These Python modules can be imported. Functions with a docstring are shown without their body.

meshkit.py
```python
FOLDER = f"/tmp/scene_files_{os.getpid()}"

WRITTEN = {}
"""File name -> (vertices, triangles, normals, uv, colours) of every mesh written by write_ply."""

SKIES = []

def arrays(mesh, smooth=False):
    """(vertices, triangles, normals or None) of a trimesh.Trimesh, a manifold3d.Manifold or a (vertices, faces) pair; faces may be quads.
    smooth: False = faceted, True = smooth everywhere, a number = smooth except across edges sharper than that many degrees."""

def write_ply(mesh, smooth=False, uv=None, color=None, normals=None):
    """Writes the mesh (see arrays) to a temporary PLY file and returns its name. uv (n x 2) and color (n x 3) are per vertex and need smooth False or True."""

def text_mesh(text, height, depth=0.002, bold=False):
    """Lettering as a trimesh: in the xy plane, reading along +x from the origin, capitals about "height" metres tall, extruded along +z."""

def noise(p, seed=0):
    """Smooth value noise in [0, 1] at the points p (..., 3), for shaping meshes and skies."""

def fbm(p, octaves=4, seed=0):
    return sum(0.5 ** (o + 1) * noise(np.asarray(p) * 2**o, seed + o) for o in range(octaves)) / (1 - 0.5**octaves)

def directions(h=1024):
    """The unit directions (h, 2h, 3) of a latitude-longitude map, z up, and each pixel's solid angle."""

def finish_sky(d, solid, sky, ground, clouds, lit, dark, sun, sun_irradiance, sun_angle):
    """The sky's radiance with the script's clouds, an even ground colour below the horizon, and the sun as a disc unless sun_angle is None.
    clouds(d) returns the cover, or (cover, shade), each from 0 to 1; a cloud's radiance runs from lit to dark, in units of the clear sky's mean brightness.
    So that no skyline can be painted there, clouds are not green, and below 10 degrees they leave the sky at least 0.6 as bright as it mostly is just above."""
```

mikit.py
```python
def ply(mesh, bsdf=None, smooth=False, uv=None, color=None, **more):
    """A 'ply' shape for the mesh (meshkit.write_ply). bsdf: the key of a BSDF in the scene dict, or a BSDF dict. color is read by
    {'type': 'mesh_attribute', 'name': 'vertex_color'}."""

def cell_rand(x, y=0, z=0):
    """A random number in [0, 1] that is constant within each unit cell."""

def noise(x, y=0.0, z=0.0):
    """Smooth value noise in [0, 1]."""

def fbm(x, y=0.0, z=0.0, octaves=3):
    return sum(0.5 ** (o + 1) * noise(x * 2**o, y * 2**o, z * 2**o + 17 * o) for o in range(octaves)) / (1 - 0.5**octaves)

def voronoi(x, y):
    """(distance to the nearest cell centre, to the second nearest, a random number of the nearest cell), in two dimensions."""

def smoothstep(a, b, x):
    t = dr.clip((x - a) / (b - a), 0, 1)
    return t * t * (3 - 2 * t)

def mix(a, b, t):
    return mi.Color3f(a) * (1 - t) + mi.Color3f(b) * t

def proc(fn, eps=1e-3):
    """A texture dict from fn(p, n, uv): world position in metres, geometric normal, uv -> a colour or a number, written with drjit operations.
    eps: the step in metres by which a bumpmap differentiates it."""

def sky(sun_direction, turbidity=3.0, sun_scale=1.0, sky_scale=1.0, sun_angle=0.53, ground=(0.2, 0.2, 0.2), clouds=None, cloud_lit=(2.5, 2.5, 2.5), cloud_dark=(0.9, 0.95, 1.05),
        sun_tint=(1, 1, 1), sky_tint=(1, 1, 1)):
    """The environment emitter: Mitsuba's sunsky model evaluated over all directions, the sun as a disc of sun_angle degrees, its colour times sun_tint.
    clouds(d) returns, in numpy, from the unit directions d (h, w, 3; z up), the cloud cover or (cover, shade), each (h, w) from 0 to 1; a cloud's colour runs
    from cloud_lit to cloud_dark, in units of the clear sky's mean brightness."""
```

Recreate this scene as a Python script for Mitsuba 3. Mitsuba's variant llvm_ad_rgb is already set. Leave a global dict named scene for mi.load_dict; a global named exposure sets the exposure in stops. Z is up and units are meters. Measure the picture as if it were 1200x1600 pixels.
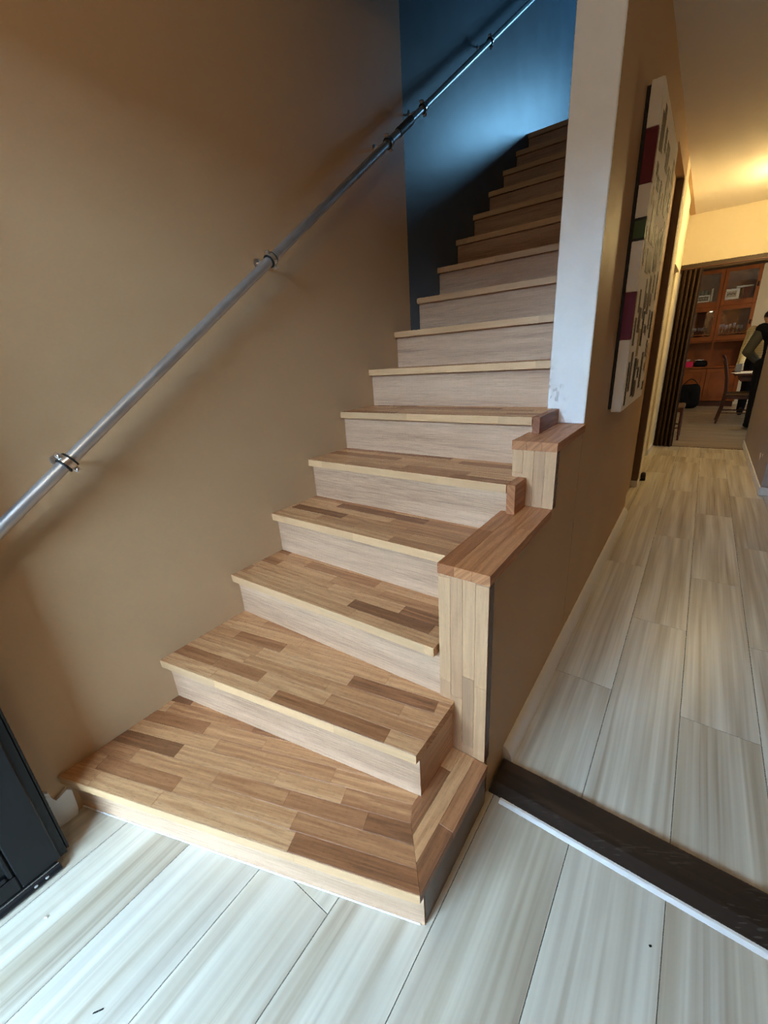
import math, random
import numpy as np
import trimesh
import manifold3d as m3
import drjit as dr
import mitsuba as mi
import mikit
from mikit import noise, fbm, cell_rand, smoothstep, mix
from shapely.geometry import Polygon, box as sbox

T = mi.ScalarTransform4f
scene, labels = {}, {}
rng = random.Random(11)

# ------------------------------------------------------------------ camera, light, exposure
EYE = np.array([0.0, 0.0, 1.305])
FWD = np.array([-0.57193961, 0.74421654, -0.34500263])
UP = -np.array([0.15701984, -0.31347998, -0.93652286])
scene['camera'] = {'type': 'perspective', 'fov': 2 * math.degrees(math.atan(600 / 640.99)), 'fov_axis': 'x', 'near_clip': 0.02, 'far_clip': 60.0,
                   'to_world': T().look_at(origin=EYE.tolist(), target=(EYE + FWD).tolist(), up=UP.tolist())}
exposure = 0.16
SKY = (12.4, 19.4, 26.5)               # overcast sky seen through the open front doorway behind the photographer
STAIR_WINDOW = (5.2, 13.0, 21.0)         # window of the upper floor
DINING_WINDOW = (2.4, 3.2, 3.6)
GLOBE = (168.0, 122.0, 52.0)              # glass globe lamp of the corridor
ENTRY_FILL = (42.0, 33.0, 21.0)       # unseen globe added above the camera as warm fill
PENDANT = (62.0, 44.0, 20.0)           # lamp over the dining table


def light_panel(key, center, ux, uy, rad):
    """A daylight opening: a pane-sized rectangle that emits along ux x uy."""
    c, ux, uy = np.array(center, float), np.array(ux, float), np.array(uy, float)
    v = np.array([c - ux - uy, c + ux - uy, c + ux + uy, c - ux + uy])
    scene[key] = mikit.ply((v, np.array([[0, 1, 2], [0, 2, 3]])), 'black_gap', emitter={'type': 'area', 'radiance': {'type': 'rgb', 'value': list(rad)}})
    labels[key] = {'kind': 'structure'}


# ------------------------------------------------------------------ helpers
def lin(r, g, b):
    f = lambda c: c / 12.92 if c <= 0.04045 else ((c + 0.055) / 1.055) ** 2.4
    return [f(x / 255) for x in (r, g, b)]


def numbered(key):
    if key not in scene and key not in labels:
        return key
    i = 1
    while f'{key}_{i:03d}' in scene or f'{key}_{i:03d}' in labels:
        i += 1
    return f'{key}_{i:03d}'


def add(key, mesh, bsdf, smooth=False, parent=None, label=None, **kw):
    key = numbered(f'{parent}__{key}' if parent else key)
    scene[key] = mikit.ply(mesh, bsdf, smooth, **kw)
    if label:
        labels[key] = {'label': label}
    return key


def struct(key, mesh, bsdf, smooth=False, **kw):
    key = add(key, mesh, bsdf, smooth, **kw)
    labels[key] = {'kind': 'structure'}
    return key


def thing(key, label, cat, group=None):
    key = numbered(key)
    labels[key] = {'label': label, 'category': cat}
    if group:
        labels[key]['group'] = group
    return key


def tag(key, label, cat, group=None):
    labels[key] = {'label': label, 'category': cat}
    if group:
        labels[key]['group'] = group
    return key


def tm(man):
    m = man.to_mesh()
    return trimesh.Trimesh(m.vert_properties[:, :3], m.tri_verts, process=False)


def bx(x0, x1, y0, y1, z0, z1):
    m = trimesh.creation.box((x1 - x0, y1 - y0, z1 - z0))
    m.apply_translation(((x0 + x1) / 2, (y0 + y1) / 2, (z0 + z1) / 2))
    return m


def bbx(x0, x1, y0, y1, z0, z1, c=0.002):
    """Box with every edge chamfered: hull of the three inset boxes."""
    pts = []
    for ax in range(3):
        cc = [c, c, c]
        cc[ax] = 0
        for sx in (0, 1):
            for sy in (0, 1):
                for sz in (0, 1):
                    pts.append(((x1 - cc[0]) if sx else (x0 + cc[0]), (y1 - cc[1]) if sy else (y0 + cc[1]), (z1 - cc[2]) if sz else (z0 + cc[2])))
    return tm(m3.Manifold.hull_points(np.array(pts)))


def cat(*ms):
    return trimesh.util.concatenate(list(ms))


def prism(poly, z0, z1):
    m = trimesh.creation.extrude_polygon(poly if hasattr(poly, 'area') else Polygon(poly), z1 - z0, engine='earcut')
    m.apply_translation((0, 0, z0))
    return m


def inset(pts, d):
    """Convex counter-clockwise polygon moved inwards by d."""
    p = np.asarray(pts, float)
    n = len(p)
    e = np.roll(p, -1, 0) - p
    e /= np.linalg.norm(e, axis=1, keepdims=True)
    nr = np.stack([-e[:, 1], e[:, 0]], 1)
    out = []
    for i in range(n):
        a, b = nr[i - 1], nr[i]
        k = (a + b) / max(1 + a @ b, 0.2)
        out.append(p[i] + k * d)
    return np.array(out)


def ccw(pts):
    p = np.asarray(pts, float)
    a = np.sum(p[:, 0] * np.roll(p[:, 1], -1) - np.roll(p[:, 0], -1) * p[:, 1])
    return p if a > 0 else p[::-1]


def bevel_prism(pts, z0, z1, c=0.0006):
    p = ccw(pts)
    n = len(p)
    q = inset(p, c)
    v = np.vstack([np.c_[p, np.full(n, z0)], np.c_[p, np.full(n, z1 - c)], np.c_[q, np.full(n, z1)]])
    f = []
    for i in range(n):
        j = (i + 1) % n
        f += [[i, j, n + j], [i, n + j, n + i], [n + i, n + j, 2 * n + j], [n + i, 2 * n + j, 2 * n + i]]
    for i in range(1, n - 1):
        f += [[2 * n, 2 * n + i, 2 * n + i + 1], [0, i + 1, i]]
    return trimesh.Trimesh(v, np.array(f), process=False)


def frame(o, x, y, z):
    M = np.eye(4)
    M[:3, 0], M[:3, 1], M[:3, 2], M[:3, 3] = x, y, z, o
    return M


COUNT = [0]


def wood_piece(key, mesh, M, bsdf, parent, swap=False, label=None):
    """A board whose grain follows its local x axis (local y when swap): uv in metres with a random offset per piece."""
    v = np.array(mesh.vertices)
    COUNT[0] += 1
    o = 10.0 * COUNT[0] + 4
    a, b = (1, 0) if swap else (0, 1)
    uv = np.c_[v[:, a] + o, v[:, b] + v[:, 2] * 1.0 + rng.random() * 3 + 5]
    w = trimesh.Trimesh(v @ M[:3, :3].T + M[:3, 3], mesh.faces, process=False)
    return add(key, w, bsdf, False, parent, label, uv=uv)


def staves(poly, M, parent, row=0.048, t=0.03, lmin=0.22, lmax=0.5, y0=None, bsdf='oak', seed=0, key='stave'):
    """Finger-jointed staves filling the convex local polygon, rows along local x."""
    r = random.Random(seed)
    P = Polygon(poly)
    bx0, by0, bx1, by1 = P.bounds
    y = by0 if y0 is None else y0
    while y < by1 - 0.002:
        x = bx0 - r.uniform(0, lmax * 0.8)
        while x < bx1:
            L = r.uniform(lmin, lmax)
            c = P.intersection(sbox(x, y, x + L, y + row))
            x += L
            if c.is_empty or c.geom_type != 'Polygon' or c.area < 2e-5:
                continue
            pts = np.array(c.exterior.coords)[:-1]
            pts = np.array([p for i, p in enumerate(pts) if np.linalg.norm(p - pts[i - 1]) > 1e-4])
            if len(pts) < 3:
                continue
            pts = inset(ccw(pts), 0.00025)
            wood_piece(key, bevel_prism(pts, -t, 0, 0.0004), M, bsdf, parent)
        y += row


def tube(points, radius, sides=12, caps=True):
    p = np.asarray(points, float)
    r = np.broadcast_to(np.asarray(radius, float), (len(p),))
    t = np.gradient(p, axis=0)
    t /= np.linalg.norm(t, axis=1, keepdims=True) + 1e-12
    ref = np.array([0, 0, 1.0]) if abs(t[0][2]) < 0.9 else np.array([1.0, 0, 0])
    v, ang = [], np.arange(sides) * 2 * np.pi / sides
    a = np.cross(t[0], ref)
    for i in range(len(p)):
        a = a - t[i] * (a @ t[i])
        a /= np.linalg.norm(a)
        b = np.cross(t[i], a)
        v.append(p[i] + r[i] * (np.cos(ang)[:, None] * a + np.sin(ang)[:, None] * b))
    v = np.vstack(v)
    f = []
    for i in range(len(p) - 1):
        for j in range(sides):
            k = (j + 1) % sides
            f += [[i * sides + j, i * sides + k, (i + 1) * sides + k], [i * sides + j, (i + 1) * sides + k, (i + 1) * sides + j]]
    if caps:
        n = len(v)
        v = np.vstack([v, p[0], p[-1]])
        e = (len(p) - 1) * sides
        for j in range(sides):
            k = (j + 1) % sides
            f += [[n, k, j], [n + 1, e + j, e + k]]
    return trimesh.Trimesh(v, np.array(f), process=False)


def lathe(profile, center=(0, 0, 0), sides=20):
    """Surface of revolution about z; profile from bottom to top (r, z)."""
    p = np.asarray(profile, float)
    ang = np.arange(sides) * 2 * np.pi / sides
    v = np.vstack([np.c_[r * np.cos(ang), r * np.sin(ang), np.full(sides, z)] for r, z in p])
    f = []
    for i in range(len(p) - 1):
        for j in range(sides):
            k = (j + 1) % sides
            f += [[i * sides + j, i * sides + k, (i + 1) * sides + k], [i * sides + j, (i + 1) * sides + k, (i + 1) * sides + j]]
    m = trimesh.Trimesh(v, np.array(f), process=False)
    m.apply_translation(center)
    return m


# ------------------------------------------------------------------ materials
def principled(key, color, rough=0.5, spec=0.4, metallic=0.0, two=True, **kw):
    c = color if isinstance(color, dict) else {'type': 'rgb', 'value': list(color)}
    b = {'type': 'principled', 'base_color': c, 'roughness': rough, 'specular': spec, 'metallic': metallic, **kw}
    scene[key] = {'type': 'twosided', 'bsdf': b} if two else b


def ramp(t, cols):
    n = len(cols) - 1
    out = mi.Color3f(*cols[0])
    for i in range(n):
        k = dr.clip(t * n - i, 0, 1)
        out = mix(out, mi.Color3f(*cols[i + 1]), k)
    return out


OAK = [lin(*c) for c in ((190, 143, 100), (172, 123, 82), (155, 105, 69), (140, 91, 58), (115, 74, 48))]


def f_oak(p, n, uv):
    u, v = uv.x, uv.y
    r = cell_rand(dr.floor(u / 10), 3)
    q = cell_rand(dr.floor(u / 10), 9)
    tone = dr.clip(r * r * r * 0.85 + 0.1 + 0.12 * r, 0, 1)
    warp = fbm(u * 3.2, v * 16, q * 40, 3)
    ring = 0.5 + 0.5 * dr.sin((v * (16 + 26 * q) + 2.6 * warp + 9 * q) * 6.2832)
    fine = fbm(u * 9, v * 260, 3, 2)
    pore = smoothstep(0.66, 0.82, noise(u * 55, v * 1500))
    t = tone + 0.22 * (ring - 0.5) * (0.25 + q) + 0.42 * (fine - 0.5)
    c = ramp(dr.clip(t, 0, 1), OAK)
    return c * (1 - 0.22 * pore)


def f_oak_pale(p, n, uv):
    return f_oak(p, n, uv) * 0.55 + mi.Color3f(*lin(180, 146, 113)) * 0.5


def f_oak_light(p, n, uv):
    return f_oak(p, n, uv) * 0.4 + mi.Color3f(*lin(222, 182, 136)) * 0.6


def f_oak_shaded(p, n, uv):
    return f_oak(p, n, uv) * mi.Color3f(0.84, 0.66, 0.54)  # same oak; weaker light on caps and end blocks put into the colour


VEN = [lin(*c) for c in ((202, 166, 136), (184, 146, 116), (156, 118, 90))]


def f_veneer(p, n, uv):
    u, v = uv.x, uv.y
    q = cell_rand(dr.floor(u / 10), 9)
    w = fbm(u * 1.6, v * 22, q * 30, 3)
    fine = fbm(u * 14, v * 420, 5, 2)
    pore = smoothstep(0.6, 0.85, noise(u * 60, v * 1300))
    return ramp(dr.clip(0.34 + 1.7 * (w - 0.46) + 0.7 * (fine - 0.5), 0, 1), VEN) * (1 - 0.12 * pore)


TILE = [lin(*c) for c in ((208, 203, 190), (189, 181, 166), (164, 152, 134), (126, 112, 93))]


def f_tile(p, n, uv):
    u, v = uv.x, uv.y
    r = cell_rand(dr.floor(u / 10), 3)
    wob = 0.012 * fbm(u * 2.0, v * 6, r * 50, 2)
    vv = v + wob
    broad = fbm(u * 0.9, vv * 20, r * 17, 3)
    fine = fbm(u * 1.7, vv * 150, r * 31, 3)
    mid = fbm(u * 1.2, vv * 52, r * 23 + 7, 3)
    thin = smoothstep(0.62, 0.8, fbm(u * 1.3, vv * 70, r * 11 + 4, 2))
    pale = smoothstep(0.55, 0.75, fbm(u * 1.1, vv * 34, r * 13 + 9, 2))
    t = 0.30 + 0.16 * (r - 0.5) + 1.05 * (broad - 0.46) + 0.5 * (mid - 0.46) + 0.26 * (fine - 0.46) + 0.16 * thin - 0.2 * pale
    hue = fbm(u * 0.8, vv * 14, r * 41, 2)
    return ramp(dr.clip(t, 0, 1), TILE) * mix(mi.Color3f(1.02, 0.97, 0.88), mi.Color3f(0.99, 1.0, 1.02), hue)


def f_taupe(p, n, uv):
    g = fbm(p.x * 3 + 7, p.y * 3, p.z * 3, 3)
    s = noise(p.x * 180, p.y * 180, p.z * 180)
    return mi.Color3f(*lin(177, 144, 108)) * (0.94 + 0.1 * g + 0.03 * s)


def f_blue(p, n, uv):
    g = fbm(p.y * 5, p.z * 5, 1, 3)
    return mi.Color3f(*lin(68, 84, 96)) * (0.86 + 0.26 * g)


def f_white(p, n, uv):
    g = fbm(p.x * 26, p.z * 22, 3, 3)
    m = smoothstep(0.60, 0.72, fbm(p.x * 60, p.z * 42, 8, 3)) * smoothstep(1.30, 1.05, p.z) * smoothstep(-0.40, -0.47, p.x)
    return mi.Color3f(0.89, 0.89, 0.885) * (0.96 + 0.05 * g) * (1 - 0.5 * m)


CH = (5.173, 0.239)              # chipped plaster


def f_grey(p, n, uv):
    g = fbm(p.x * 4, p.y * 4, p.z * 4, 3)
    d1 = dr.sqrt(dr.square(p.y - CH[0]) + dr.square((p.z - CH[1]) * 1.4)) + 0.035 * (noise(p.y * 40, p.z * 40) - 0.5)
    d2 = dr.sqrt(dr.square(p.y - CH[0] + 0.13) + dr.square((p.z - CH[1] - 0.03) * 1.4)) + 0.03 * (noise(p.y * 50, p.z * 50) - 0.5)
    chip = dr.maximum(smoothstep(0.05, 0.035, d1), smoothstep(0.03, 0.018, d2))
    return mix(mi.Color3f(*lin(150, 138, 130)) * (0.9 + 0.2 * g), mi.Color3f(0.72, 0.66, 0.6), chip)


def f_darkwood(p, n, uv):
    g = fbm(p.x * 5, p.y * 70, p.z * 30, 3)
    s = smoothstep(0.70, 0.76, noise(p.x * 22 + p.y * 60, p.y * 240 - p.x * 130, 2)) * smoothstep(0.5, 0.7, fbm(p.x * 7, p.y * 12, 5, 2))
    w = smoothstep(0.55, 0.75, fbm(p.x * 4, p.y * 18, 9, 3))
    c = mix(mi.Color3f(*lin(24, 19, 17)), mi.Color3f(*lin(44, 33, 27)), g)
    c = mix(c, mi.Color3f(*lin(78, 56, 40)), 0.35 * w)
    return mix(c, mi.Color3f(*lin(120, 108, 98)), 0.14 * s)


def f_cherry(p, n, uv):
    g = fbm(p.x * 8, p.y * 30, p.z * 5, 3)
    return mix(mi.Color3f(*lin(150, 82, 34)), mi.Color3f(*lin(112, 54, 22)), g)


def f_curtain(p, n, uv):
    s = dr.abs((uv.x / 0.05 - dr.floor(uv.x / 0.05)) - 0.5) * 2
    k = smoothstep(0.78, 0.86, s)
    k2 = smoothstep(0.3, 0.36, s) * smoothstep(0.48, 0.42, s)
    c = mix(mi.Color3f(*lin(38, 28, 23)), mi.Color3f(*lin(92, 72, 48)), k)
    return mix(c, mi.Color3f(*lin(62, 44, 31)), k2)


def f_steel(p, n, uv):
    g = fbm(p.x * 40, p.y * 14, p.z * 14, 3)
    return mi.Color3f(0.50, 0.51, 0.52) * (0.72 + 0.5 * g)


def f_plaid(p, n, uv):
    a = p.z * 26 - dr.floor(p.z * 26)
    return mix(mi.Color3f(*lin(226, 208, 160)), mi.Color3f(*lin(190, 168, 122)), smoothstep(0.82, 0.9, a))


def f_dining_floor(p, n, uv):
    g = fbm(p.x * 2, p.y * 22, 1, 3)
    return mix(mi.Color3f(*lin(168, 150, 128)), mi.Color3f(*lin(128, 112, 96)), g)


P_ = mikit.proc
principled('oak', P_(f_oak), 0.42, 0.4)
principled('oak_pale', P_(f_oak_pale), 0.45, 0.35)
principled('oak_light', P_(f_oak_light), 0.42, 0.4)
principled('oak_shaded', P_(f_oak_shaded), 0.42, 0.4)
principled('veneer', P_(f_veneer), 0.5, 0.35)
principled('tile_glaze', P_(f_tile), 0.36, 0.45)
principled('grout', lin(86, 80, 74), 0.9, 0.1)
principled('taupe_paint', P_(f_taupe), 0.55, 0.3)
principled('blue_paint', P_(f_blue), 0.42, 0.4)
principled('white_plaster', P_(f_white), 0.7, 0.2)
principled('grey_paint', P_(f_grey), 0.6, 0.3)
principled('ceiling_paint', (0.66, 0.60, 0.52), 0.8, 0.2)
principled('cream_paint', (0.74, 0.66, 0.50), 0.7, 0.2)
principled('baseboard_paint', (0.78, 0.75, 0.70), 0.5, 0.4)
principled('plain_white', (0.78, 0.78, 0.77), 0.5, 0.4)
principled('caulk', (0.80, 0.80, 0.79), 0.55, 0.4)
principled('dark_wood', P_(f_darkwood), 0.42, 0.4)
principled('brown_board', lin(96, 72, 48), 0.5, 0.4)
principled('lintel_brown', lin(58, 43, 32), 0.5, 0.3)
principled('cherry', P_(f_cherry), 0.35, 0.5)
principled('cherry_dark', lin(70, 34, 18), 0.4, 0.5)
principled('curtain_cloth', P_(f_curtain), 0.8, 0.1)
principled('steel', P_(f_steel), 0.38, 0.5, 0.85)
principled('zinc', (0.72, 0.72, 0.72), 0.25, 0.5, 1.0)
principled('side_brown', lin(84, 66, 52), 0.35, 0.5)  # dark brown for the side panel of the lowest step
principled('sleeve_metal', lin(74, 72, 70), 0.5, 0.4, 0.6)
principled('rubber', lin(20, 20, 20), 0.6, 0.3)
principled('black_gap', (0.01, 0.01, 0.01), 0.9, 0.0)
principled('door_black', lin(14, 15, 17), 0.4, 0.25)
principled('alu', (0.80, 0.81, 0.82), 0.3, 0.5, 1.0)
principled('canvas_cream', lin(226, 216, 200), 0.7, 0.2)
principled('art_maroon', lin(92, 22, 30), 0.6, 0.25)
principled('art_green', lin(62, 74, 36), 0.6, 0.25)
principled('art_dark', lin(30, 24, 22), 0.6, 0.25)
principled('art_brown', lin(92, 72, 56), 0.6, 0.25)
principled('art_tan', lin(160, 134, 96), 0.6, 0.25)
principled('cloth_black', lin(26, 27, 31), 0.85, 0.1)
principled('cloth_olive', lin(92, 88, 78), 0.85, 0.1)
principled('cloth_cream', P_(f_plaid), 0.9, 0.1)
principled('skin', lin(205, 160, 130), 0.5, 0.3)
principled('hair', lin(34, 26, 22), 0.5, 0.4)
principled('paper', (0.85, 0.84, 0.80), 0.8, 0.1)
principled('box_grey', lin(168, 164, 158), 0.7, 0.2)
principled('photo_print', lin(96, 84, 72), 0.4, 0.4)
principled('photo_pale', lin(176, 160, 138), 0.4, 0.4)
principled('pink', lin(214, 40, 96), 0.5, 0.3)
principled('book_green', lin(66, 72, 58), 0.6, 0.2)
principled('book_grey', lin(104, 98, 84), 0.6, 0.2)
principled('book_red', lin(112, 56, 40), 0.6, 0.2)
principled('dining_floor', P_(f_dining_floor), 0.4, 0.4)
principled('chip_pale', lin(226, 220, 208), 0.7, 0.2)
scene['pane_glass'] = {'type': 'thindielectric', 'int_ior': 1.5}
scene['clear_glass'] = {'type': 'thindielectric', 'int_ior': 1.5}

# ------------------------------------------------------------------ dimensions
XL, XI, XO = -1.41, -0.485, -0.345       # left wall, inner and outer face of the stair wall
RISE = 0.1835
Z = lambda k: 0.165 + RISE * (k - 1)      # top of tread k
CEIL, UPF = 2.645, 2.9175
XR = 2.0
YB = -0.95

# ------------------------------------------------------------------ setting: floor with wood-look tiles
floor = struct('floor', bx(XL, XR, YB, 6.62, -0.03, -0.0012), 'grout')
TW, TL = 0.2275, 1.195
for i in range(-6, 10):
    x0 = 0.133 + (i - 1) * TW
    off = {0: 0.946, 1: 0.351, -1: 0.361, -3: 0.370}.get(i, 0.362 if i % 2 else 0.95)
    joints = [off + TL * k for k in range(-2, 7)]
    if i == -1:
        joints = [-1.4, -0.32, 0.955] + [off + TL * k for k in range(1, 7)]
    for ya_, yb_ in zip(joints[:-1], joints[1:]):
        a0, a1, b0, b1 = max(x0, XL), min(x0 + TW, XR), max(ya_, YB), min(yb_, 6.62)
        if a1 - a0 < 0.01 or b1 - b0 < 0.01:
            continue
        g = 0.0009
        wood_piece('tile', bevel_prism([(a0 + g, b0 + g), (a1 - g, b0 + g), (a1 - g, b1 - g), (a0 + g, b1 - g)], -0.01, 0.0, 0.0005),
                   np.eye(4), 'tile_glaze', floor, swap=True)

# walls of the entry and of the stair
struct('wall_left', bx(XL - 0.12, XL, YB - 0.1, 2.207, -0.03, 5.4), 'taupe_paint')
struct('wall_stairwell', bx(XL - 0.12, XL, 2.207, 7.0, -0.03, 5.4), 'blue_paint')
core = m3.Manifold.cube((0.129, 1.4 - 0.883, 0.767)).translate((XI + 0.006, 0.883, 0))
core += m3.Manifold.cube((0.129, 1.77 - 1.40, 0.994)).translate((XI + 0.006, 1.40, 0))
struct('wall_stair_low', tm(core.translate((0.005, 0, 0))), 'taupe_paint')
struct('wall_stair', cat(bx(XI, XO, 1.774, 3.70, 0, UPF), bx(XI, XO, 3.70, 4.62, 2.48, UPF), bx(XI, -0.41, 3.70, 4.62, 0, 2.48), bx(XI, XO, 4.62, 7.0, CEIL, UPF)), 'taupe_paint')
struct('trim_1', bbx(XI - 0.002, XO + 0.002, 1.766, 1.778, 1.0245, UPF - 0.28, 0.003), 'white_plaster')
# entry: back wall with the open front doorway, right wall, ceiling
DX0, DX1, DZ = -1.25, -0.30, 2.22
struct('wall_back', cat(bx(XL, DX0, YB - 0.1, YB, 0, CEIL), bx(DX1, XR, YB - 0.1, YB, 0, CEIL), bx(DX0, DX1, YB - 0.1, YB, DZ, CEIL)), 'taupe_paint')
struct('wall_entry', bx(XR, XR + 0.1, YB - 0.1, 4.75, 0, CEIL), 'taupe_paint')
struct('ceiling', cat(bx(XL, XO, YB - 0.1, 1.42, CEIL, UPF), bx(XO, XR, YB - 0.1, 6.75, CEIL, UPF)), 'ceiling_paint')
struct('ground', bx(-6, 5.5, -9, YB - 0.1, -0.2, -0.08), 'grout')
light_panel('sky_low', (-0.3, -4.9, 2.985), (-4.6, 0, 0), (0, 0.4, 0.39), [2.45 * c for c in SKY])
light_panel('sky_high', (-0.3, -3.0, 4.85), (-4.6, 0, 0), (0, 1.5, 1.475), [0.45 * c for c in SKY])
# upper floor round the stairwell
struct('wall_upper_front', bx(XL, XR, 1.30, 1.42, UPF, 5.4), 'blue_paint')
struct('wall_landing_shade', cat(bx(XI, XO, 1.42, 4.3, UPF, 5.4)), 'blue_paint')  # unseen partition added to shape the window light on the stairwell wall
struct('wall_upper_back', bx(XL, XR, 6.6, 6.7, UPF, 5.4), 'blue_paint')
struct('wall_upper_right', bx(XR, XR + 0.1, 1.30, 7.0, UPF, 5.4), 'blue_paint')
struct('ceiling_upper', bx(XL, XR, 1.30, 7.1, 5.4, 5.5), 'blue_paint')
struct('floor_landing', bx(XL, XI, 4.08, 7.0, 2.70, UPF - 0.031), 'dark_wood')
light_panel('window_2', (0.35, 6.59, 3.95), (0.75, 0, 0), (0, 0, 0.36), STAIR_WINDOW)

# corridor: its right wall, the door recesses on its left, the header before the dining room
struct('wall_right', cat(bx(0.565, XR, 4.65, 6.85, 0, CEIL)), 'grey_paint')
struct('baseboard_right', cat(bbx(0.553, 0.5645, 4.638, 6.84, 0, 0.075, 0.004), bbx(0.5645, XR, 4.638, 4.6495, 0, 0.075, 0.004)), 'plain_white')
prof = [(-0.345, 0), (-0.313, 0), (-0.314, 0.016), (-0.319, 0.034), (-0.328, 0.05), (-0.338, 0.058), (-0.345, 0.06)]
bb = prism(prof, 0, 3.68 - 1.022)
bb.apply_transform(frame((0, 3.68, 0), (1, 0, 0), (0, 0, 1), (0, -1, 0)))
struct('baseboard_corridor', bb, 'baseboard_paint', 30)
d2 = struct('door_2', cat(bx(-0.409, -0.398, 3.705, 4.495, 0.01, 2.475)), 'taupe_paint')
struct('trim_2', cat(bbx(-0.409, -0.345, 4.50, 4.60, 0.06, 2.478, 0.004)), 'brown_board')
struct('trim_3', bbx(-0.409, -0.341, 4.496, 4.604, 0.0, 0.062, 0.004), 'baseboard_paint')
struct('wall_corridor_left', cat(bx(-0.43, -0.345, 4.604, 4.88, 0, CEIL), bx(-0.43, -0.372, 4.88, 5.95, 2.0, CEIL), bx(-0.53, -0.400, 5.95, 6.75, 0, CEIL)), 'cream_paint')
struct('baseboard_corridor_end', cat(bbx(-0.53, -0.39, 5.938, 5.9495, 0, 0.07, 0.003), bbx(-0.3995, -0.388, 5.938, 6.62, 0, 0.07, 0.003)), 'plain_white')
d3 = struct('door_3', bx(-0.62, -0.58, 4.86, 5.96, 0.0, 2.1), 'brown_board')
struct('wall_dining_header', bx(-0.53, 0.60, 6.63, 6.75, 2.14, CEIL), 'cream_paint')
struct('trim_4', bbx(-0.42, 0.565, 6.60, 6.76, 2.06, 2.14, 0.004), 'lintel_brown')
struct('trim_5', bbx(-0.39, 0.553, 6.612, 6.634, -0.004, 0.004, 0.0015), 'art_brown')

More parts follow.
